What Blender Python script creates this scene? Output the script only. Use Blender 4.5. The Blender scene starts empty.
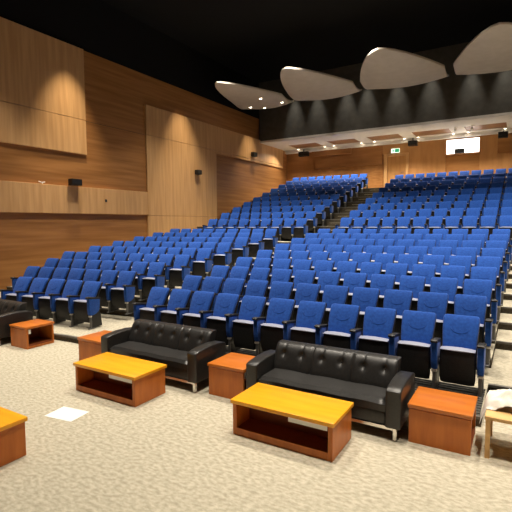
import bpy, bmesh, math, random
from math import sin, cos, tan, pi, radians as rad
from mathutils import Vector, Matrix
random.seed(7)
sc = bpy.context.scene
COL = sc.collection

# ------------------------------------------------------------------ materials
def mat(name, col, rough=.6, metal=0., spec=.5, sheen=0., coat=0.):
    m = bpy.data.materials.new(name); m.use_nodes = True
    b = m.node_tree.nodes['Principled BSDF']
    b.inputs['Base Color'].default_value = (*col, 1)
    b.inputs['Roughness'].default_value = rough
    b.inputs['Metallic'].default_value = metal
    b.inputs['Specular IOR Level'].default_value = spec
    b.inputs['Sheen Weight'].default_value = sheen
    b.inputs['Coat Weight'].default_value = coat
    return m

def noise_mat(name, c0, c1, scale=(1, 1, 1), nscale=5., detail=5., rough=.6, spec=.4, bump=0., sheen=0., coat=0.,
              lo=.35, hi=.65, bdist=.01, rrange=None):
    m = mat(name, c0, rough, 0, spec, sheen, coat)
    nt = m.node_tree; N = nt.nodes; L = nt.links; b = N['Principled BSDF']
    tc = N.new('ShaderNodeTexCoord'); mp = N.new('ShaderNodeMapping'); mp.inputs['Scale'].default_value = scale
    L.new(tc.outputs['Object'], mp.inputs['Vector'])
    nz = N.new('ShaderNodeTexNoise'); nz.inputs['Scale'].default_value = nscale; nz.inputs['Detail'].default_value = detail
    L.new(mp.outputs['Vector'], nz.inputs['Vector'])
    cr = N.new('ShaderNodeValToRGB')
    cr.color_ramp.elements[0].position = lo; cr.color_ramp.elements[0].color = (*c0, 1)
    cr.color_ramp.elements[1].position = hi; cr.color_ramp.elements[1].color = (*c1, 1)
    L.new(nz.outputs['Fac'], cr.inputs['Fac']); L.new(cr.outputs['Color'], b.inputs['Base Color'])
    if bump:
        bp = N.new('ShaderNodeBump'); bp.inputs['Strength'].default_value = bump; bp.inputs['Distance'].default_value = bdist
        L.new(nz.outputs['Fac'], bp.inputs['Height']); L.new(bp.outputs['Normal'], b.inputs['Normal'])
    return m

def emit(name, col, strength):
    m = bpy.data.materials.new(name); m.use_nodes = True
    b = m.node_tree.nodes['Principled BSDF']
    b.inputs['Base Color'].default_value = (*col, 1)
    b.inputs['Emission Color'].default_value = (*col, 1); b.inputs['Emission Strength'].default_value = strength
    return m

BLUE = noise_mat('blue_velour', (.010, .062, .32), (.016, .092, .43), (1, 1, 1), 26, 4, .85, .2, .12, sheen=.12, bdist=.004)
BLACK = mat('black_plastic', (.012, .012, .013), .45, 0, .4)
SHELL = noise_mat('black_textured_shell', (.009, .009, .010), (.017, .017, .018), (1, 1, 1), 60, 3, .5, .35, .1, bdist=.002)
EDGE = mat('lit_velvet_lip', (.27, .29, .39), .5)  # pale tone paints the overhead light on the velvet seat lip
GREYM = mat('grey_metal', (.13, .13, .13), .45, .4)
STEEL = mat('dark_steel', (.10, .10, .105), .4, .7)
PALE = mat('pale_foot', (.62, .60, .55), .5)
LEATHER = noise_mat('black_leather', (.016, .0155, .015), (.026, .025, .024), (1, 1, 1), 38, 4, .36, .5, .12, bdist=.003)
CHROME = mat('chrome', (.75, .73, .70), .22, 1)
WOODL = noise_mat('light_maple_veneer', (.56, .315, .130), (.67, .40, .182), (1, 3.2, .22), 2.4, 6, .42, .4)
WOODD = noise_mat('brown_oak_veneer', (.30, .128, .036), (.42, .195, .062), (1, .18, 3.6), 2.4, 6, .42, .4)
WOODR = noise_mat('rear_oak_veneer', (.33, .145, .042), (.42, .195, .062), (.3, 1, 2.2), 2.2, 5, .45, .4)
WOODRL = noise_mat('rear_maple_veneer', (.42, .20, .068), (.50, .25, .092), (2.0, 1, .3), 2.2, 5, .45, .4)
DOORW = noise_mat('door_veneer', (.42, .20, .068), (.50, .26, .095), (3, 1, .4), 2.5, 5, .4, .4)
TAB = noise_mat('orange_cherry_veneer', (.52, .140, .015), (.62, .185, .024), (.6, 4, 4), 3, 6, .32, .5, coat=.15)
TABS = noise_mat('orange_cherry_side', (.50, .135, .018), (.60, .18, .028), (4, 4, .6), 3, 6, .38, .4)
TABY = noise_mat('golden_top', (.86, .36, .012), (.93, .43, .018), (.6, 4, 4), 3, 6, .3, .4, coat=.15)  # top colour, yellower than the cherry parts
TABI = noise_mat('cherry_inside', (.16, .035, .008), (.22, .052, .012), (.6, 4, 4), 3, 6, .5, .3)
def carpet_mat():
    m = noise_mat('mottled_beige_carpet', (.37, .335, .25), (.555, .51, .40), (1, 1.7, 1), 16, 7, .95, .1, .3, lo=.33, hi=.66, bdist=.02)
    nt = m.node_tree; N = nt.nodes; L = nt.links; b = N['Principled BSDF']
    cr = [n for n in N if n.type == 'VALTORGB'][0]
    n2 = N.new('ShaderNodeTexNoise'); n2.inputs['Scale'].default_value = 150; n2.inputs['Detail'].default_value = 3
    tc = [n for n in N if n.type == 'TEX_COORD'][0]; L.new(tc.outputs['Object'], n2.inputs['Vector'])
    mx = N.new('ShaderNodeMix'); mx.data_type = 'RGBA'; mx.blend_type = 'OVERLAY'; mx.inputs[0].default_value = .45
    L.new(cr.outputs['Color'], mx.inputs[6]); L.new(n2.outputs['Fac'], mx.inputs[7]); L.new(mx.outputs[2], b.inputs['Base Color'])
    return m
CARPET = carpet_mat()
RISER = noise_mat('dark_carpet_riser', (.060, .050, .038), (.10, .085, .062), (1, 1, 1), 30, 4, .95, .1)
SHADEMAT = noise_mat('ribbed_shade_mat', (.05, .047, .042), (.09, .085, .075), (1, 1, 1), 30, 3, .6, .35)  # dark colour stands in for shade below the front seats
NOSE = noise_mat('ridged_nosing', (.12, .11, .095), (.17, .16, .14), (1, 1, 1), 40, 3, .6, .3)
FASCIA = noise_mat('charcoal_plaster', (.085, .080, .070), (.105, .100, .088), (1, 1, 1), 3, 4, .8, .2)
CEILB = mat('black_ceiling_paint', (.012, .012, .012), .9, 0, .1)
SOFF = noise_mat('grey_white_plaster', (.74, .71, .67), (.78, .75, .71), (1, 1, 1), 3, 3, .8, .2)
CLOUD = noise_mat('grey_ceiling_panel', (.52, .47, .41), (.56, .51, .45), (1, 1, 1), 3, 3, .75, .2)
COFF = noise_mat('coffer_brown', (.26, .13, .06), (.34, .18, .085), (.4, 3, 1), 3, 4, .5, .3)  # brown of the coffer tops
PAPER = mat('white_paper', (.85, .84, .80), .8)
CLOTH = noise_mat('crumpled_white_cloth', (.74, .69, .60), (.88, .85, .78), (1, 1, 1), 9, 4, .85, .2, .3)
PINE = noise_mat('pale_pine', (.68, .40, .16), (.78, .49, .21), (.5, 4, 4), 3, 5, .5, .3)
GREEN = emit('green_sign_face', (.02, .30, .12), .6)
SIGNW = emit('sign_white', (.75, .95, .82), .9)
LAMP = emit('warm_lamp', (1, .86, .66), 14)
WINGLOW = emit('lit_booth_pane', (1, .985, .95), 2.6)
PORT = mat('dark_lens_glass', (.05, .06, .07), .15)

# ------------------------------------------------------------------ mesh builder
class MB:
    def __init__(s): s.v = []; s.f = []; s.mi = []; s.sm = []; s.mats = []
    def m(s, mt):
        if mt not in s.mats: s.mats.append(mt)
        return s.mats.index(mt)
    def add(s, vs, fs, mt, smooth=False):
        o = len(s.v); k = s.m(mt)
        s.v += [tuple(x) for x in vs]
        for f in fs: s.f.append([o + i for i in f]); s.mi.append(k); s.sm.append(smooth)
    def addbm(s, bm, mt, smooth=False):
        bm.verts.index_update()
        s.add([v.co[:] for v in bm.verts], [[v.index for v in f.verts] for f in bm.faces], mt, smooth); bm.free()
    def box(s, x0, x1, y0, y1, z0, z1, mt, bev=0., seg=2, smooth=None):
        bm = bmesh.new(); bmesh.ops.create_cube(bm, size=1)
        for v in bm.verts:
            v.co = Vector(((x0 + x1) / 2 + v.co.x * (x1 - x0), (y0 + y1) / 2 + v.co.y * (y1 - y0), (z0 + z1) / 2 + v.co.z * (z1 - z0)))
        if bev: bmesh.ops.bevel(bm, geom=bm.edges[:], offset=bev, segments=seg, affect='EDGES', profile=.5)
        s.addbm(bm, mt, bev > 0 if smooth is None else smooth)
    def prism(s, poly, a0, a1, axis, mt, bev=0., seg=2, smooth=False):
        """poly: 2D points in the plane across axis ('x': (y,z), 'y': (x,z), 'z': (x,y)), extruded a0..a1"""
        def P(p, a): return {'x': (a, p[0], p[1]), 'y': (p[0], a, p[1]), 'z': (p[0], p[1], a)}[axis]
        bm = bmesh.new()
        A = [bm.verts.new(P(p, a0)) for p in poly]; B = [bm.verts.new(P(p, a1)) for p in poly]
        n = len(poly)
        fa = bm.faces.new(A); fb = bm.faces.new(B[::-1])
        for i in range(n): bm.faces.new((A[i], B[i], B[(i + 1) % n], A[(i + 1) % n]))
        bmesh.ops.recalc_face_normals(bm, faces=bm.faces[:])
        if bev:
            es = [e for e in bm.edges if any(len(f.verts) == n for f in e.link_faces)]
            bmesh.ops.bevel(bm, geom=es, offset=bev, segments=seg, affect='EDGES', profile=.5)
        s.addbm(bm, mt, smooth)
    def loft(s, rings, mt, smooth=True, cap=True):
        n = len(rings[0]); vs = [p for r in rings for p in r]; fs = []
        for k in range(len(rings) - 1):
            for i in range(n):
                j = (i + 1) % n
                fs.append([k * n + i, k * n + j, (k + 1) * n + j, (k + 1) * n + i])
        if cap: fs.append(list(range(n))[::-1]); fs.append([(len(rings) - 1) * n + i for i in range(n)])
        s.add(vs, fs, mt, smooth)
    def tube(s, pts, r, mt, n=8):
        pts = [Vector(p) for p in pts]; rings = []
        for i, p in enumerate(pts):
            t = (pts[min(i + 1, len(pts) - 1)] - pts[max(i - 1, 0)]).normalized()
            a = t.cross(Vector((0, 0, 1)));  a = a if a.length > 1e-3 else t.cross(Vector((1, 0, 0)))
            a.normalize(); b = t.cross(a)
            rings.append([p + a * r * cos(2 * pi * k / n) + b * r * sin(2 * pi * k / n) for k in range(n)])
        s.loft(rings, mt)
    def cyl(s, c, r, h, mt, n=16, r2=None):
        r2 = r if r2 is None else r2
        s.loft([[(c[0] + q * cos(2 * pi * k / n), c[1] + q * sin(2 * pi * k / n), c[2] + z) for k in range(n)] for q, z in ((r, 0), (r2, h))], mt, False)
    def build(s, name, parent=None, kind=None, autosm=True):
        me = bpy.data.meshes.new(name); me.from_pydata(s.v, [], s.f)
        for m_ in s.mats: me.materials.append(m_)
        me.polygons.foreach_set('material_index', s.mi); me.polygons.foreach_set('use_smooth', s.sm); me.update()
        bm = bmesh.new(); bm.from_mesh(me); bmesh.ops.recalc_face_normals(bm, faces=bm.faces[:]); bm.to_mesh(me); bm.free()
        if autosm: me.set_sharp_from_angle(angle=rad(40))
        o = bpy.data.objects.new(name, me); COL.objects.link(o)
        if parent: o.parent = parent
        if kind: o['kind'] = kind
        return o

def rrect(w, d, cx, cy, z, r, n=4):
    """rounded rectangle ring in the xy plane at height z"""
    out = []
    r = min(r, w / 2 - 1e-4, d / 2 - 1e-4)
    for qx, qy, a0 in ((1, 1, 0), (-1, 1, pi / 2), (-1, -1, pi), (1, -1, 3 * pi / 2)):
        for k in range(n + 1):
            a = a0 + pi / 2 * k / n
            out.append((cx + qx * (w / 2 - r) + r * cos(a), cy + qy * (d / 2 - r) + r * sin(a), z))
    return out

def thing(name, label, cat, loc=(0, 0, 0), rz=0, group=None):
    o = bpy.data.objects.new(name, None); COL.objects.link(o); o.empty_display_size = .2
    o.location = loc; o.rotation_euler = (0, 0, rz); tag(o, label, cat, group); return o
def tag(o, label, cat, group=None):
    o['label'] = label; o['category'] = cat
    if group: o['group'] = group
    return o
def copy_tree(o, parent=None):
    c = o.copy(); COL.objects.link(c)
    if parent is not None: c.parent = parent
    for ch in o.children: copy_tree(ch, c)
    return c
def struct(name, mb): return mb.build(name, None, 'structure')

# ------------------------------------------------------------------ layout numbers
XW = -14.2                      # face of the timber panels on the left wall
XR = 7.4
YB, YF = 28.1, -3.0             # rear wall, stage end
PHL, PHU = rad(6), rad(3)       # turn of the wall block rows
XA = -8.06                      # aisle end of the wall block
NL, NU = 9, 10
LY = [6.70 + 1.04 * k for k in range(NL)]
LZ = [.12 + .135 * k for k in range(NL)]
UY = [17.15 + 1.10 * k for k in range(NU)]
UZ = [1.62 + .31 * k for k in range(NU)]

# ------------------------------------------------------------------ floor and tiers
mb = MB(); mb.box(-14.6, XR + .2, YF - .2, 6.3, -.2, 0, CARPET); struct('floor', mb)
def edge(y, ph, jog=0):                # front edge of one tier: straight, then turned along the wall block
    xe = -14.55
    j = jog
    return [(xe, y + tan(ph) * (xe - XA)), (XA + .2, y), (-.325, y), (-.32, y - j), (XR + .2, y - j)]
fronts = [5.64] + [LY[k] - 1.04 + .96 for k in range(1, NL)] + [UY[0] - 1.18] + [UY[k] - 1.18 for k in range(1, NU)]
zs = LZ + UZ
phs = [PHL] * NL + [PHU] * NU
jogs = [-1.21 - .02 * k for k in range(NL)] + [0] * NU
for k in range(NL + NU):
    A = edge(fronts[k], phs[k], jogs[k])
    B = edge(fronts[k + 1], phs[k + 1], jogs[k + 1]) if k + 1 < len(fronts) else [(-14.55, YB + .1), (XA, YB + .1), (XR + .2, YB + .1)]
    z1 = zs[k]; z0 = -.2 if k == 0 else zs[k - 1] - .12
    B = [(p[0], p[1] + .04) for p in B] if k + 1 < len(fronts) else B
    poly = A + B[::-1]
    mb = MB(); n = len(poly)
    vs = [(p[0], p[1], z0) for p in poly] + [(p[0], p[1], z1) for p in poly]
    mb.add(vs, [[n + i for i in range(n)]], CARPET)
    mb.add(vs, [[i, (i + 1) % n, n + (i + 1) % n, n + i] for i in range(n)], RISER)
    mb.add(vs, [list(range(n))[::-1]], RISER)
    # nosing strip along the edge
    for a, b in ((A[0], A[1]), (A[1], A[2]), (A[3], A[4])):
        mb.add([(a[0], a[1] - .012, z1 - .03), (b[0], b[1] - .012, z1 - .03), (b[0], b[1] - .012, z1 + .006), (a[0], a[1] - .012, z1 + .006),
                (a[0], a[1] + .05, z1 + .006), (b[0], b[1] + .05, z1 + .006), (b[0], b[1] + .05, z1 - .01), (a[0], a[1] + .05, z1 - .01)],
               [[0, 1, 2, 3], [3, 2, 5, 4], [4, 5, 6, 7]], NOSE)
    struct('floor_tier', mb)
for k in range(NU):             # half steps in the aisle between the two blocks
    zb = LZ[-1] if k == 0 else UZ[k - 1]
    mb = MB(); sh = (UZ[k] - zb) / 2; dx = -.045 * k
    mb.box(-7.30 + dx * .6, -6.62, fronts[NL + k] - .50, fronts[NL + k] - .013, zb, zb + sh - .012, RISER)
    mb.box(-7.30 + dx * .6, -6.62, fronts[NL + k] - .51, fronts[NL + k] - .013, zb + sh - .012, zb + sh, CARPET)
    struct('stair_step', mb)

mb = MB(); mb.box(-6.9, -.34, 5.66, 6.605, .121, .127, SHADEMAT)      # ribbed strips; dark sheet added for the shade under the centre front row
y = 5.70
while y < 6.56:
    mb.box(-6.9, -.34, y, y + .035, .127, .139, SHADEMAT, .004, 1, False); y += .085
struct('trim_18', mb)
# ------------------------------------------------------------------ left wall: recessed brown oak, raised maple panels
mb = MB(); XB = XW - .09
mb.box(XB - .25, XB, YF, YB + .3, -.2, 6.292, WOODD); mb.box(XB - .25, XB, YF, YB + .3, 6.308, 8.9, WOODD)
mb.box(XB - .26, XB - .02, YF, YB + .3, 6.28, 6.32, BLACK); mb.box(XB - .25, XB - .05, YF, YB + .3, 8.9, 11.3, CEILB)
struct('wall_left', mb)
def panel(n, y0, y1, z0, z1):
    m_ = MB(); m_.box(XB - .01, XW, y0, y1, z0, z1, WOODL, .006, 1, False); struct('trim_%d' % n, m_)
panel(1, 2.0, 11.27, 5.02, 6.292); panel(2, 2.0, 11.27, 6.308, 8.9)
panel(3, 2.0, 14.40, 2.80, 3.80)
panel(4, 14.41, 19.60, .1, 2.752); panel(5, 14.41, 19.60, 2.768, 6.292); panel(6, 14.41, 27.40, 6.308, 7.60)
panel(7, 19.60, 27.40, 6.16, 6.292)
# ------------------------------------------------------------------ rear wall
mb = MB(); mb.box(XB - .25, XR + .2, YB, YB + .25, 3.5, 11.3, WOODR); struct('wall_rear', mb)
def rpanel(n, x0, x1, z0, z1, d, mt):
    m_ = MB(); m_.box(x0, x1, YB - d, YB + .01, z0, z1, mt, .006, 1, False); struct('trim_%d' % n, m_)
rpanel(8, -12.1, -7.55, 6.05, 6.66, .10, WOODR); rpanel(9, -12.33, -9.58, 6.86, 7.30, .10, WOODR)
rpanel(10, -6.0, -3.90, 4.45, 7.50, .05, WOODRL); rpanel(11, -3.9, -2.12, 4.45, 6.20, .02, WOODR); rpanel(12, -2.12, -1.24, 4.45, 7.50, .05, WOODRL)
rpanel(13, -1.23, 7.2, 4.45, 6.16, .05, WOODRL); rpanel(14, -7.55, -6.0, 6.62, 7.50, .04, WOODRL); rpanel(15, -1.23, 7.2, 6.18, 7.1, .03, WOODR)
rpanel(16, -12.1, -7.55, 4.45, 6.02, .02, WOODD)
# door with frame
m_ = MB(); m_.box(-7.24, -6.12, YB - .06, YB + .02, 4.44, 6.45, DOORW, .008, 1, False)
door = m_.build('door_1', None, 'structure')
m_ = MB()
for x0, x1, z0, z1 in ((-7.44, -7.24, 4.42, 6.62), (-6.12, -5.98, 4.42, 6.62), (-7.24, -6.12, 6.45, 6.62)): m_.box(x0, x1, YB - .12, YB + .01, z0, z1, WOODL, .01, 1, False)
m_.build('door_frame', door)
m_ = MB(); m_.tube([(-6.24, YB - .06, 5.45), (-6.24, YB - .13, 5.45), (-6.40, YB - .13, 5.45)], .018, STEEL); m_.build('door_handle', door)
# lit projection booth window
m_ = MB(); m_.box(-3.87, -2.14, YB - .03, YB + .03, 6.28, 7.12, WINGLOW); win = m_.build('window_1', None, 'structure')
m_ = MB()
for x0, x1, z0, z1 in ((-3.90, -3.86, 6.25, 7.15), (-2.15, -2.11, 6.25, 7.15), (-3.86, -2.15, 6.25, 6.285), (-3.86, -2.15, 7.115, 7.15)): m_.box(x0, x1, YB - .09, YB + .01, z0, z1, WOODRL)
m_.build('window_frame', win)
# ------------------------------------------------------------------ bulkhead and soffit with coffers
mb = MB(); mb.box(XB, XR, 24.3, 24.5, 7.43, 11.3, FASCIA)
struct('wall_bulkhead', mb)
mb = MB()
ZS = 7.40
cof = [(-13.15, -11.2), (-10.5, -8.72), (-8.0, -6.15), (-5.45, -3.5), (-2.75, -.8), (-.05, 1.9), (2.65, 4.6)]
mb.box(XB, XR, 24.26, 26.0, ZS, ZS + .12, SOFF); mb.box(XB, XR, 27.45, YB, ZS, ZS + .12, SOFF)
xs = [XB] + [q for c in cof for q in c] + [XR]
for i in range(0, len(xs), 2): mb.box(xs[i], xs[i + 1], 26.0, 27.45, ZS, ZS + .12, SOFF)
mb.box(XB, XR, YB - .28, YB, ZS - .20, ZS, SOFF)
for a, b in cof:
    mb.box(a - .05, b + .05, 25.95, 27.5, ZS + .025, ZS + .065, COFF)
struct('ceiling_soffit', mb)
mb = MB(); mb.box(XB - .3, XR + .3, YF - .3, 24.4, 11.1, 11.3, CEILB); struct('ceiling', mb)
mb = MB(); mb.box(XR, XR + .25, YF, YB + .3, -.2, 11.2, WOODD); struct('wall_right', mb)
mb = MB(); mb.box(XB - .3, XR + .3, YF - .25, YF, -.2, 11.2, FASCIA); struct('wall_stage', mb)

# ------------------------------------------------------------------ ceiling clouds (gently bowed grey panels)
def cloud(x0, x1, y0, y1, z, label, skew=.6):
    mb = MB(); nx, ny = 14, 8; top = []; bot = []
    for j in range(ny + 1):
        for i in range(nx + 1):
            u, v = i / nx, j / ny
            r = (1 - abs(2 * u - 1) ** 1.6)
            ya = y0 + (y1 - y0) * .68 * (1 - r); yb = y1 - .25 * (1 - r); y = ya + (yb - ya) * v
            x = x0 + (x1 - x0) * u
            zz = z - .28 * sin(pi * v) * .5 + .10 * (2 * u - 1) ** 2
            bot.append((x, y, zz)); top.append((x, y, zz + .07))
    W = nx + 1; n = W * (ny + 1); fs = []
    for j in range(ny):
        for i in range(nx):
            a = j * W + i; fs += [[a, a + 1, a + W + 1, a + W], [n + a, n + a + W, n + a + W + 1, n + a + 1]]
    bd = [i for i in range(W)] + [j * W + nx for j in range(1, ny + 1)] + [ny * W + i for i in range(nx - 1, -1, -1)] + [j * W for j in range(ny - 1, 0, -1)]
    for q in range(len(bd)):
        a, b = bd[q], bd[(q + 1) % len(bd)]; fs.append([a, n + a, n + b, b])
    mb.add(bot + top, fs, CLOUD, True)
    o = tag(mb.build('ceiling_panel'), label, 'ceiling panel', 'grey acoustic panels under the black ceiling')
    return o
CX = [(-13.75, -10.75), (-10.4, -7.0), (-6.65, -3.0), (-2.65, 1.0)]
for (a, b), q in zip(CX, ('closest to', 'second from', 'third from', 'fourth from')):
    cloud(a, b, 17.0, 22.3, 8.86, 'grey bowed acoustic ceiling panel %s the timber side wall' % q)

# ------------------------------------------------------------------ downlight fixtures
def make_downlight(label):
    t = thing('downlight', label, 'ceiling light', group='small round downlights')
    m_ = MB(); n = 14
    m_.loft([[(q * cos(2 * pi * k / n), q * sin(2 * pi * k / n), z) for k in range(n)] for q, z in ((.095, 0), (.095, -.025), (.070, -.025), (.066, -.004))], SOFF, False, False)
    m_.build('trim_ring', t)
    m_ = MB(); m_.cyl((0, 0, -.012), .066, .008, LAMP, 14); m_.build('lamp', t)
    return t
dl = [None]
def downlight(x, y, z, label):
    if dl[0] is None: t = make_downlight(label); dl[0] = t
    else: t = copy_tree(dl[0])
    t.location = (x, y, z); t['label'] = label; return t
ORD = ['first', 'second', 'third', 'fourth', 'fifth', 'sixth', 'seventh', 'eighth', 'ninth', 'tenth', 'eleventh', 'twelfth']
SX = [-13.15, -11.25, -10.6, -8.78, -7.95, -6.15, -5.38, -3.46, -2.7, -.9]
for i, x in enumerate(SX):
    downlight(x, 27.62, ZS, 'small round downlight in the pale soffit, %s along from the timber side wall' % ORD[i])

def spot(name, loc, target, power, size=80, blend=.6, col=(1, .84, .64), r=.08):
    l = bpy.data.lights.new(name, 'SPOT'); l.energy = power; l.spot_size = rad(size); l.spot_blend = blend; l.color = col; l.shadow_soft_size = r
    o = bpy.data.objects.new(name, l); COL.objects.link(o); o.location = loc
    o.rotation_euler = (Vector(target) - Vector(loc)).to_track_quat('-Z', 'Y').to_euler(); return o
CL = [(-13.0, 21.2, 'nearest the timber wall'), (-12.5, 21.9, 'second from the timber wall'), (-11.6, 19.9, 'third from the timber wall'), (-11.1, 21.3, 'fourth from the timber wall')]
for x, y, q in CL:
    u_ = (x + 13.75) / 3.0; r_ = 1 - abs(2 * u_ - 1) ** 1.6; ya = 17.0 + 5.3 * .68 * (1 - r_); yb = 22.3 - .25 * (1 - r_); v_ = (y - ya) / (yb - ya)
    downlight(x, y, 8.86 - .14 * sin(pi * v_) + .10 * (2 * u_ - 1) ** 2 - .004, 'small round downlight in the ceiling panel closest to wall, %s' % q)
K = .62
# main house lights, in rows across the ceiling
for Y, P, A, D in ((3.9, 1750, 62, -.9), (7.6, 1550, 80, .2), (11.0, 1450, 80, .3), (14.2, 1350, 80, .6), (16.7, 1150, 84, 1.6)):
    for X in (-11.6, -8.4, -5.2, -2.0, 1.2, 4.4):
        spot('house_light', (X, Y, 9.7), (X, Y + D, 0), P * K, A, .9, (1, .90, .76), .25)
# wall washers beside the timber wall
for Y, P in ((4.6, 1000), (10.5, 1550), (16.7, 1250), (22.9, 950)):
    spot('wall_washer', (-12.9, Y, 9.8), (-13.9, Y, 4), P * K, 50, 1, (1, .82, .58), .1)
# bulkhead washers
for x in (-11.79, -10.34, -8.56, -7.42, -5.81, -4.12, -2.28, -.83):
    spot('bulkhead_washer', (x, 23.72, 11.0), (x, 24.22, 7.6), 420 * K, 34, 1, (1, .94, .82), .06)
for y, p in ((18.6, 420), (20.6, 520), (22.6, 520)): spot('aisle_fill', (-7.0 - .04 * (y - 17), y, 8.55), (-7.0 - .04 * (y - 17), y + .3, 3), p * K, 30, 1, (1, .88, .68), .06)  # added spots with no fixture, brightening the aisle steps
for x in SX: spot('soffit_fill', (x, 26.4, ZS - .02), (x, 25.6, 4), 340 * K, 130, .6, (1, .9, .76), .05)  # added spots ahead of the visible lamps, without fixtures, lifting the rear seats

# ------------------------------------------------------------------ theatre seat
# local frame: origin on the floor, front towards -y, back top at y = +.30
OY = .30
def back_y(z): t = (z - .42) / .56; return OY - .27 + .27 * t + .03 * sin(pi * t) * -1
def chair_meshes():
    M = {}
    m_ = MB(); R = []
    for z, w in ((.46, .36), (.47, .39), (.50, .405), (.60, .42), (.70, .435), (.80, .45), (.88, .46), (.935, .462), (.965, .452), (.978, .43), (.982, .40)):
        th = .075 if .48 < z < .95 else (.06 if z < .48 else .055 if z < .97 else .035)
        R.append(rrect(w, th, 0, back_y(z) - .035, z, .03, 3))
    m_.loft(R, BLUE)
    # stitched curve on the cushion
    pts = []
    for k in range(13):
        a = pi * (k / 12); x = -.12 * cos(a); z = .84 - .075 * sin(a)
        pts.append((x, back_y(z) - .0735, z))
    m_.tube(pts, .0035, BLUE, 5)
    M['backrest'] = m_.build('backrest')
    m_ = MB(); R = []
    for z, w in ((.20, .38), (.23, .42), (.36, .43), (.50, .44), (.80, .458), (.93, .455), (.962, .43)):
        R.append(rrect(w, .055, 0, back_y(max(z, .36)) + .030, z, .022, 2))
    m_.loft(R, SHELL); M['back_shell'] = m_.build('back_shell')
    # folded seat: cushion behind, black shell facing the stage, lip pale with painted overhead light
    m_ = MB(); R = []
    for z, w, t in ((.23, .36, .05), (.25, .41, .08), (.35, .425, .09), (.50, .425, .09), (.565, .415, .085), (.588, .39, .05)):
        R.append(rrect(w, t, 0, OY - .315 - (z - .23) * .06, z, .03, 3))
    m_.loft(R, BLUE); M['seat'] = m_.build('seat')
    m_ = MB(); R = []
    for z, w, t, dy in ((.115, .36, .03, .015), (.127, .42, .05, .01), (.20, .44, .07, 0), (.36, .44, .085, -.01), (.50, .44, .08, -.005), (.575, .435, .05, 0)):
        R.append(rrect(w, t, 0, OY - .385 - (z - .2) * .05 + dy, z, .025, 3))
    m_.loft(R, SHELL); M['seat_shell'] = m_.build('seat_shell')
    m_ = MB(); R = []
    n = 12
    for k in range(n + 1):
        x = -.212 + .424 * k / n; q = 1 - (2 * k / n - 1) ** 2; zc = .586 + .004 * q; hh = .003 + .012 * q; yc = OY - .405 - .010 * q
        R.append([(x, yc - .045, zc - hh), (x, yc - .050, zc), (x, yc - .035, zc + hh), (x, yc + .06, zc + hh + .008), (x, yc + .075, zc + .004), (x, yc + .06, zc - hh)])
    m_.loft(R, EDGE); M['seat_edge'] = m_.build('seat_edge')
    def arm(x):
        m_ = MB()
        poly = [(OY - .50, .678), (OY - .175, .635), (OY - .18, .52), (OY - .20, .39), (OY - .245, .345), (OY - .31, .315), (OY - .40, .295), (OY - .455, .30), (OY - .485, .335), (OY - .495, .42)]
        m_.prism(poly, x - .040, x + .040, 'x', BLUE, .016, 3, True); return m_
    def cap(x):
        m_ = MB()
        m_.prism([(OY - .53, .675), (OY - .16, .626), (OY - .155, .640), (OY - .165, .662), (OY - .51, .716), (OY - .535, .700)], x - .0455, x + .0455, 'x', BLACK, .010, 2, True)
        R = []
        for k in range(17):
            a = 2 * pi * k / 16; yy = OY - .465 + .032 * sin(a); R.append((x + .030 * cos(a), yy, .716 - (yy - OY + .51) * .156 + .001))
        m_.tube(R, .005, STEEL, 5); return m_
    def leg(x):
        m_ = MB()
        m_.box(x - .022, x + .022, OY - .455, OY - .41, .02, .33, GREYM, .006, 1, False)
        m_.prism([(OY - .41, .02), (OY - .12, .02), (OY - .16, .30), (OY - .20, .37), (OY - .41, .33)], x - .026, x + .026, 'x', BLACK, .004, 1)
        m_.box(x - .032, x + .032, OY - .50, OY - .30, 0, .022, GREYM, .006, 1, False)
        m_.box(x - .036, x + .036, OY - .47, OY - .42, .262, .295, PALE, .006, 1, False)
        return m_
    M['armrest'] = arm(.28).build('armrest'); M['armrest_cap'] = cap(.28).build('armrest_cap'); M['leg'] = leg(.28).build('leg')
    M['armrest_l'] = arm(-.28).build('armrest'); M['cap_l'] = cap(-.28).build('armrest_cap'); M['leg_l'] = leg(-.28).build('leg')
    # under-seat hinge beam between the two legs
    m_ = MB(); m_.box(-.238, .238, OY - .335, OY - .285, .335, .372, STEEL); M['beam'] = m_.build('seat_beam')
    return M
CM = chair_meshes()
MESH = {k: o.data for k, o in CM.items()}
for o in CM.values(): bpy.data.objects.remove(o)
def full_chair(end):
    t = thing('theatre_seat', '-', 'theatre seat', group='blue theatre seats in the auditorium rows')
    def p(name, key, par):
        o = bpy.data.objects.new(name, MESH[key]); COL.objects.link(o); o.parent = par; return o
    b = p('backrest', 'backrest', t); p('back_shell', 'back_shell', t)
    s = p('seat', 'seat', t); p('seat_shell', 'seat_shell', s)['label'] = 'black seat underside'; p('seat_edge', 'seat_edge', s)['label'] = 'seat lip, light painted pale grey'
    a = p('armrest', 'armrest', t); p('armrest_cap', 'armrest_cap', a)['label'] = 'black armrest top with cup holder'
    p('leg', 'leg', t); p('seat_beam', 'beam', t)
    if end:
        a = p('armrest', 'armrest_l', t); p('armrest_cap', 'cap_l', a)['label'] = 'black armrest top with cup holder'; p('leg', 'leg_l', t)
    return t
def merged(keys, name):
    me = bpy.data.meshes.new(name); bm = bmesh.new(); mats = []
    for k in keys:
        src = MESH[k]; tmp = bmesh.new(); tmp.from_mesh(src)
        idx = []
        for m_ in src.materials:
            if m_ not in mats: mats.append(m_)
            idx.append(mats.index(m_))
        for f in tmp.faces: f.material_index = idx[f.material_index]
        t2 = bpy.data.meshes.new('t'); tmp.to_mesh(t2); tmp.free(); bm.from_mesh(t2); bpy.data.meshes.remove(t2)
    bm.to_mesh(me); bm.free()
    for m_ in mats: me.materials.append(m_)
    me.set_sharp_from_angle(angle=rad(40)); return me
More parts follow.
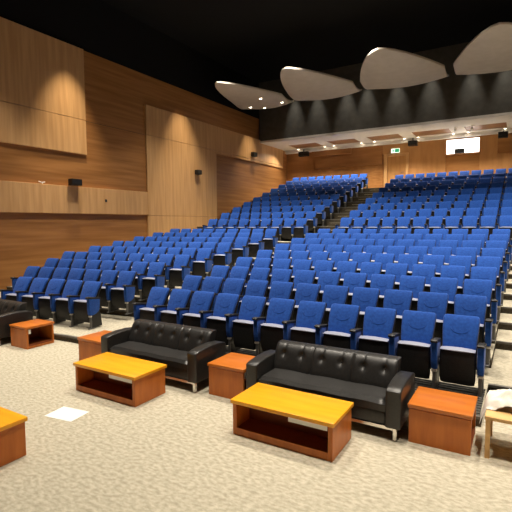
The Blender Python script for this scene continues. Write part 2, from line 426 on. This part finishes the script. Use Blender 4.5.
K1 = ['backrest', 'back_shell', 'seat', 'seat_shell', 'seat_edge', 'armrest', 'armrest_cap', 'leg', 'beam']
FAR = merged(K1, 'theatre_seat'); FAR_END = merged(K1 + ['armrest_l', 'cap_l', 'leg_l'], 'theatre_seat')
proto = {False: None, True: None}
stuff = []
NEAR_END = None
def place(x, y, z, ph, label, end, mode):
    if mode == 'full':
        if proto[end] is None: t = full_chair(end); proto[end] = t
        else: t = copy_tree(proto[end])
    elif mode == 'far':
        t = bpy.data.objects.new('theatre_seat', FAR_END if end else FAR); COL.objects.link(t)
        t['category'] = 'theatre seat'; t['group'] = 'blue theatre seats in the auditorium rows'
    else:
        stuff.append((x, y, z, ph, end)); return
    t.location = (x, y, z); t.rotation_euler = (0, 0, ph); t['label'] = label
P = .56
WN = [5, 7, 8, 9, 9, 9, 9, 9, 9]
def lab(row, block, seat, endname):
    return 'blue tip-up theatre seat, %s row of %s block, %s from the %s end' % (ORD[row], block, ORD[seat], endname)
for k in range(NL):
    n = WN[k]
    for i in range(n):          # i counts from the aisle
        d = .235 + P * i
        ox, oy = -cos(PHL) * d, -sin(PHL) * d
        x, y = XA + .004 * k + ox, LY[k] + oy
        place(x + sin(PHL) * OY, y - cos(PHL) * OY, LZ[k], PHL, lab(k, 'lower wall', i, 'aisle'), i == n - 1, 'full')
    for i in range(11):
        x = -6.265 + .022 * k + P * i
        place(x, LY[k] - OY, LZ[k], 0, lab(k, 'lower centre', i, 'wall-side'), i == 0, 'full')
for k in range(NU):
    mode = 'full' if k < 2 else ('far' if k < 6 else 'stuff')
    X0, Y0 = -7.72 - sin(PHU) * 1.1 * k * .9, UY[k]
    for i in range(9):
        d = .235 + P * i
        x, y = X0 - cos(PHU) * d, Y0 - sin(PHU) * d
        place(x + sin(PHU) * OY, y - cos(PHU) * OY, UZ[k], PHU, lab(k, 'upper wall', i, 'aisle'), i == 8, mode if k < 6 else 'stuff')
    if k < 9:
        for i in range(11):
            place(-6.00 + P * i, UY[k] - OY, UZ[k], 0, lab(k, 'upper centre', i, 'wall-side'), i == 0, 'full' if k < 2 else 'far' if k < 7 else 'stuff')
bm = bmesh.new()
for x, y, z, ph, end in stuff:
    tmp = (FAR_END if end else FAR).copy(); tmp.transform(Matrix.Translation((x, y, z)) @ Matrix.Rotation(ph, 4, 'Z')); bm.from_mesh(tmp); bpy.data.meshes.remove(tmp)
me = bpy.data.meshes.new('theatre_seats'); bm.to_mesh(me); bm.free()
for m_ in FAR_END.materials: me.materials.append(m_)
me.set_sharp_from_angle(angle=rad(40))
o = bpy.data.objects.new('theatre_seats', me); COL.objects.link(o)
tag(o, 'blue theatre seats filling the rearmost rows below the rear wall', 'theatre seats'); o['kind'] = 'stuff'

# ------------------------------------------------------------------ sofas
def make_sofa(label, W=1.98):
    t = thing('sofa', label, 'sofa', group='black leather sofas in front of the seats')
    aw = .17; D = .74; h = W / 2
    def arm(s):
        m_ = MB(); R = []
        prof = [(0, .560), (.02, .580), (.10, .595), (.30, .612), (.50, .612), (.66, .595), (.72, .575), (.74, .55)]
        poly = [(0, .15)] + prof + [(.74, .15)]
        x = s * (h - aw / 2)
        m_.prism(poly, x - aw / 2, x + aw / 2, 'x', LEATHER, .018, 3, True); m_.build('arm', t)
    arm(-1); arm(1)
    iw = W - 2 * aw - .01
    m_ = MB(); m_.box(-iw / 2, iw / 2, .045, .70, .15, .30, LEATHER, .02, 2); m_.build('seat_base', t)
    # seat cushion with soft top
    m_ = MB(); nx, ny = 40, 14; top = []
    for j in range(ny + 1):
        for i in range(nx + 1):
            u, v = i / nx, j / ny
            e = min(1, min(u, 1 - u) * iw / .05) ; f = min(1, v * .56 / .06)
            z = .385 + .045 * (1 - (1 - e) ** 2) ** .5 * (1 - (1 - f) ** 2) ** .5 + .008 * sin(pi * u * 3) ** 2
            top.append((-iw / 2 + iw * u, .03 + .56 * v, z))
    Wd = nx + 1; n = len(top); bot = [(p[0], p[1], .305) for p in top]
    fs = []
    for j in range(ny):
        for i in range(nx):
            a = j * Wd + i; fs += [[a, a + 1, a + Wd + 1, a + Wd], [n + a, n + a + Wd, n + a + Wd + 1, n + a + 1]]
    bd = list(range(Wd)) + [j * Wd + nx for j in range(1, ny + 1)] + [ny * Wd + i for i in range(nx - 1, -1, -1)] + [j * Wd for j in range(ny - 1, 0, -1)]
    for q in range(len(bd)): a, b = bd[q], bd[(q + 1) % len(bd)]; fs.append([a, n + a, n + b, b])
    m_.add(top + bot, fs, LEATHER, True); m_.build('seat_cushion', t)
    # tufted back
    bw = iw + .02; z0, z1 = .36, .745
    btn = []
    for c in (-bw / 3, 0, bw / 3): btn += [c - .13, c + .13]
    def front(x, z):
        tt = (z - z0) / (z1 - z0); y = .42 + .16 * tt
        puff = .045 * (1 - abs(2 * tt - 1) ** 4)
        for c in (-bw / 6, bw / 6): puff -= .022 * math.exp(-((x - c) / .014) ** 2)
        for b in btn:
            r2 = (x - b) ** 2 + (z - .625) ** 2; puff -= .040 * math.exp(-r2 / .0016)
            puff -= .012 * math.exp(-((x - b) / .012) ** 2) * (1 if z > .625 else .35)
        e = min(1, (bw / 2 - abs(x)) / .04); puff -= .03 * (1 - e) ** 2
        return y - puff
    m_ = MB(); nx, nz = 110, 22; F = []; Bk = []
    for j in range(nz + 1):
        for i in range(nx + 1):
            x = -bw / 2 + bw * i / nx; z = z0 + (z1 - z0) * j / nz
            F.append((x, front(x, z), z)); Bk.append((x, .58 + .15 * (j / nz) , z))
    Wd = nx + 1; n = len(F); fs = []
    for j in range(nz):
        for i in range(nx):
            a = j * Wd + i; fs += [[a, a + 1, a + Wd + 1, a + Wd], [n + a, n + a + Wd, n + a + Wd + 1, n + a + 1]]
    bd = list(range(Wd)) + [j * Wd + nx for j in range(1, nz + 1)] + [nz * Wd + i for i in range(nx - 1, -1, -1)] + [j * Wd for j in range(nz - 1, 0, -1)]
    for q in range(len(bd)): a, b = bd[q], bd[(q + 1) % len(bd)]; fs.append([a, n + a, n + b, b])
    m_.add(F + Bk, fs, LEATHER, True); bk = m_.build('backrest', t)
    for b in btn:
        m_ = MB(); yb = front(b, .625)
        n_ = 10; m_.loft([[(b + r * cos(2 * pi * k / n_), yb - d, .625 + r * sin(2 * pi * k / n_)) for k in range(n_)] for r, d in ((.013, -.004), (.012, .006), (.006, .010))], LEATHER)
        m_.build('button', bk)
    m_ = MB(); m_.box(-bw / 2, bw / 2, .60, .735, .15, .37, LEATHER, .01, 1, False); m_.build('back_base', t)
    m_ = MB()
    for y in (.05, .68): m_.box(-h + .05, h - .05, y - .018, y + .018, .115, .150, CHROME)
    m_.build('rail', t)['label'] = 'chrome base rail'
    for sx in (-1, 1):
        for y in (.05, .68):
            m_ = MB(); x = sx * (h - .07); m_.box(x - .022, x + .022, y - .022, y + .022, 0, .15, CHROME, .004, 1, False); m_.build('leg', t)['label'] = 'chrome leg'
    return t
s1 = make_sofa('black tufted leather sofa behind the golden table with a white paper, between two end tables')
s1.location = (-4.835, 4.76, 0)
s2 = copy_tree(s1); s2.location = (-2.035, 4.76, 0); s2['label'] = 'black tufted leather sofa behind the long golden table, centremost of the sofas'
s0 = copy_tree(s1); s0.location = (-9.76, 4.72, 0); s0['label'] = 'black leather sofa beside the timber wall, mostly cut off by the picture edge'
s1['label'] = 'black tufted leather sofa directly behind the whole golden coffee table'
s2['label'] = 'black tufted leather sofa right in front of the centre seat block'
s0['label'] = 'black leather sofa cut off at the picture side below the wall block'

# ------------------------------------------------------------------ tables
def coffee_table(label, loc, paper=True):
    t = thing('coffee_table', label, 'coffee table', loc, 0, 'wooden coffee tables with golden tops')
    w, d, h = 1.24, .62, .41
    m_ = MB(); m_.box(-w / 2, w / 2, -d / 2, d / 2, h - .045, h, TABY, .006, 2, False); m_.build('tabletop', t)['label'] = 'golden top'
    for s in (-1, 1):
        m_ = MB(); x = s * (w / 2 - .045); m_.box(x - .025, x + .025, -d / 2 + .02, d / 2 - .02, 0, h - .045, TABS, .004, 1, False); m_.build('side_panel', t)
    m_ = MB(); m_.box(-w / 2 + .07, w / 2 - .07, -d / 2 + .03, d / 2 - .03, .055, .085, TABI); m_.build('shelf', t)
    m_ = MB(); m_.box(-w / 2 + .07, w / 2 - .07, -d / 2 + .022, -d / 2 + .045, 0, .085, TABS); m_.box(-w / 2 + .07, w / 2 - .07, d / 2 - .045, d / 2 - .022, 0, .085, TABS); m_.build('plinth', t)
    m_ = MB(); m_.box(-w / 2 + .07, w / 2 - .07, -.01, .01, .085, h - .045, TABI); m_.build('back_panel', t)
    if paper:
        m_ = MB(); m_.box(w / 2 - .52, w / 2 - .08, -d / 2 + .030, -d / 2 + .033, h - .105, h - .046, PAPER); m_.build('label_sheet', t)['label'] = 'white paper under the top'
    return t
coffee_table('golden coffee table with white paper under its top, standing before the first whole sofa', (-4.86, 4.29, 0))
coffee_table('golden topped coffee table before the sofa in front of the centre seat block', (-2.145, 4.33, 0))
coffee_table('golden topped coffee table on the open carpet at the bottom corner', (-4.95, 2.28, 0), False)
def end_table(label, x, y, rz=0, h=.45, w=.60):
    t = thing('end_table', label, 'end table', (x, y, 0), rz, 'orange wooden end tables')
    m_ = MB(); m_.box(-w / 2, w / 2, -.3, .3, h - .045, h, TAB, .005, 2, False); m_.build('tabletop', t)
    for s in (-1, 1):
        m_ = MB(); m_.box(-w / 2 + .012, w / 2 - .012, s * .27 - .018, s * .27 + .018, 0, h - .055, TABS, .003, 1, False); m_.build('side_panel', t)
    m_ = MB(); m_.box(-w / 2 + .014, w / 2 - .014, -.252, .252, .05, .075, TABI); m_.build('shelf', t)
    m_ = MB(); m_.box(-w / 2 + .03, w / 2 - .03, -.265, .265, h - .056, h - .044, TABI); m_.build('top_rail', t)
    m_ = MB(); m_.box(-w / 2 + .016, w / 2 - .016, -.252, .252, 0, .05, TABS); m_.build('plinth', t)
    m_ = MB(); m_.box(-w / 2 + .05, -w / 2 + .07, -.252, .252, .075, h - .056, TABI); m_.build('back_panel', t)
    m_ = MB(); m_.box(w / 2 - .02, w / 2 - .016, -.245, -.20, h - .14, h - .058, PAPER); m_.build('label_sheet', t)['label'] = 'white paper tag'
    return t
end_table('orange wooden end table standing below the wall seat block by the cut-off sofa', -8.35, 5.17, 0, .43, .57)
end_table('orange wooden end table just beyond the whole golden coffee table, partly behind it', -6.22, 5.14)
end_table('orange wooden end table standing between the two whole black sofas', -3.41, 5.14)
end_table('orange wooden end table below the last seat of the centre block', -.675, 5.15, 0, .43, .64)

# pale box with crumpled white cloth in the near corner
m_ = MB(); m_.box(-.25, .36, 4.90, 5.50, .40, .44, PINE, .006, 1, False)
t = thing('side_table', 'pale wooden side table under crumpled white cloth by the aisle steps', 'side table')
o = m_.build('tabletop', t)
for sx in (-.22, .33):
    for sy in (4.93, 5.47):
        m_ = MB(); m_.box(sx - .022, sx + .022, sy - .022, sy + .022, 0, .40, PINE); m_.build('leg', t)
m_ = MB(); nx, ny = 30, 26; V = []; from mathutils import noise
for j in range(ny + 1):
    for i in range(nx + 1):
        x = -.31 + .62 * i / nx; y = 5.08 + .44 * j / ny
        q = noise.noise(Vector((x * 7, y * 7, 1))) + .5 * noise.noise(Vector((x * 17, y * 17, 5)))
        r = max(0, 1 - ((x - .02) / .34) ** 2 - ((y - 5.30) / .26) ** 2)
        z = .446 + .17 * r ** .6 * (.75 + .55 * abs(q)) + .004
        if x < -.25: z -= (-.25 - x) * 3.0
        V.append((x + .03 * q * r, y + .03 * q * r, z))
Wd = nx + 1; n = len(V); B2 = [(a, b, c - .006) for a, b, c in V]; fs = []
for j in range(ny):
    for i in range(nx):
        a = j * Wd + i; fs += [[a, a + 1, a + Wd + 1, a + Wd], [n + a, n + a + Wd, n + a + Wd + 1, n + a + 1]]
m_.add(V + B2, fs, CLOTH, True); tag(m_.build('cloth', autosm=False), 'crumpled white cloth heaped on the pale side table by the steps', 'cloth')
# flat white sheet on the carpet
m_ = MB(); m_.box(-.22, .22, -.155, .155, 0, .003, PAPER); o = m_.build('white_sheet'); o.location = (-4.86, 3.42, .001); o.rotation_euler = (0, 0, rad(8))
tag(o, 'flat white sheet lying on the carpet before the golden table', 'paper')

# ------------------------------------------------------------------ wall and soffit fittings
def speaker_box(label, loc, rz, w, d, h, wall):
    t = thing('loudspeaker', label, 'loudspeaker', loc, rz, 'black loudspeakers around the hall')
    m_ = MB(); m_.prism([(-d, -h * .42), (-d, h * .5), (0, h * .5), (0, -h * .5), (-d * .7, -h * .5)], -w / 2, w / 2, 'x', BLACK, .008, 1); m_.build('cabinet', t)
    m_ = MB(); m_.box(-w / 2 + .02, w / 2 - .02, -d - .008, -d + .004, -h * .38, h * .44, SHELL, .003, 1, False); m_.build('grille', t)
    m_ = MB()
    if wall: m_.box(-.03, .03, -.01, .04, -.05, .05, STEEL)
    else: m_.box(-.03, .03, -d * .6, -d * .4, h * .48, h * .5 + .16, STEEL)
    m_.build('mount_bracket', t); return t
speaker_box('black loudspeaker on the long timber band near the hall front', (XW + .035, 10.60, 3.93), rad(90), .44, .22, .24, True)
speaker_box('small black loudspeaker midway along the tall pale timber panel', (XW + .035, 17.85, 4.98), rad(90), .34, .20, .22, True)
speaker_box('black loudspeaker high on timber wall just before the dark bulkhead', (XW + .035, 23.3, 6.56), rad(90), .42, .22, .26, True)
speaker_box('black loudspeaker hanging under the soffit in the far corner by the timber wall', (-12.73, YB - .36, 7.03), 0, .68, .3, .30, False)
speaker_box('black loudspeaker hanging under the soffit just above the door', (-5.65, YB - .36, 7.06), 0, .52, .3, .30, False)
speaker_box('black loudspeaker hanging under the soffit beyond the lit booth window', (-.98, YB - .36, 7.06), 0, .46, .3, .30, False)
# exit sign
t = thing('exit_sign', 'green and white exit sign above the rear door', 'sign', (-6.77, YB - .07, 6.79))
m_ = MB(); m_.box(-.25, .25, -.03, .03, -.125, .125, SIGNW, .006, 1, False); m_.build('sign_box', t)
m_ = MB(); m_.box(-.02, .235, -.034, -.028, -.10, .10, GREEN); m_.build('sign_panel', t)
m_ = MB()
m_.cyl((0, 0, 0), .001, .001, GREEN)
m_ = MB()
m_.prism([(-.20, -.01), (-.12, .07), (-.12, .025), (-.05, .025), (-.05, -.045), (-.12, -.045), (-.12, -.09)], -.036, -.029, 'y', GREEN); m_.build('arrow', t)
# projector on the booth window sill
t = thing('projector', 'dark projector standing in the lit booth window', 'projector', (-3.14, YB - .28, 6.285))
m_ = MB(); m_.box(-.26, .26, -.05, .23, .03, .27, STEEL, .02, 2, False); m_.build('body', t)
m_ = MB(); n_ = 16; m_.loft([[(-.10 + r * cos(2 * pi * k / n_), y, .15 + r * sin(2 * pi * k / n_)) for k in range(n_)] for r, y in ((.07, -.04), (.07, -.10), (.055, -.10), (.05, -.085))], PORT); m_.build('lens', t)
for sx in (-.2, .2):
    m_ = MB(); m_.cyl((sx, .08, 0), .02, .035, BLACK, 10); m_.build('foot', t)
m_ = MB(); m_.box(-3.9, -2.1, YB - .36, YB - .02, 6.24, 6.285, WOODRL, .005, 1, False); struct('trim_17', m_)
# two small white spotlights on the soffit
for i, (x, lb) in enumerate(((-3.15, 'white adjustable spotlight under soffit above the booth window, closer to the door'), (-2.35, 'white adjustable spotlight under soffit above the booth window, farther from the door'))):
    t = thing('spotlight', lb, 'spotlight', (x, 25.9, ZS), 0, 'white spotlights under the soffit')
    m_ = MB(); m_.cyl((0, 0, -.03), .07, .03, PAPER, 14); m_.tube([(0, 0, -.03), (0, 0, -.12)], .015, PAPER); m_.build('mount', t)
    m_ = MB(); m_.loft([[(r * cos(2 * pi * k / 14), y, -.16 + r * sin(2 * pi * k / 14)) for k in range(14)] for r, y in ((.05, .10), (.065, .06), (.075, -.10), (.065, -.105), (.06, -.08))], PAPER); m_.build('lamp_head', t)
# bracket and socket on the timber band
m_ = MB(); m_.tube([(0, -.14, .06), (0, -.02, .02), (0, .10, .05)], .018, PAPER, 8); m_.tube([(0, 0, -.02), (0, 0, .03)], .02, PAPER, 8)
o = m_.build('wall_hook'); o.location = (XW - .045, 9.42, 3.823); tag(o, 'small pale bent hook on top of the long timber band', 'hook')
m_ = MB(); m_.box(0, .012, -.05, .05, -.05, .05, STEEL, .004, 1, False); o = m_.build('wall_socket'); o.location = (XW, 12.1, 3.33)
tag(o, 'small grey wall socket on the long timber band', 'socket')

# ------------------------------------------------------------------ camera, world, colour management
cam = bpy.data.cameras.new('camera'); co = bpy.data.objects.new('camera', cam); COL.objects.link(co)
yaw, pitch, roll = rad(30.95), rad(4.26), rad(-.36)
f = Vector((-sin(yaw) * cos(pitch), cos(yaw) * cos(pitch), -sin(pitch))); r = Vector((cos(yaw), sin(yaw), 0)); u = r.cross(f)
r2 = r * cos(roll) + u * sin(roll); u2 = -r * sin(roll) + u * cos(roll)
co.matrix_world = Matrix(((r2.x, u2.x, -f.x, 0), (r2.y, u2.y, -f.y, 0), (r2.z, u2.z, -f.z, 2.4), (0, 0, 0, 1)))
cam.sensor_fit = 'HORIZONTAL'; cam.sensor_width = 36; cam.lens = 36 * 441.1 / 512; cam.clip_end = 100
sc.camera = co
w = bpy.data.worlds.new('world'); sc.world = w; w.use_nodes = True
w.node_tree.nodes['Background'].inputs[0].default_value = (.02, .02, .02, 1)
sc.view_settings.view_transform = 'Standard'; sc.view_settings.look = 'None'; sc.view_settings.gamma = 1
sc.view_settings.exposure = .75
sc.cycles.use_denoising = True
sc.cycles.max_bounces = 6; sc.cycles.diffuse_bounces = 4
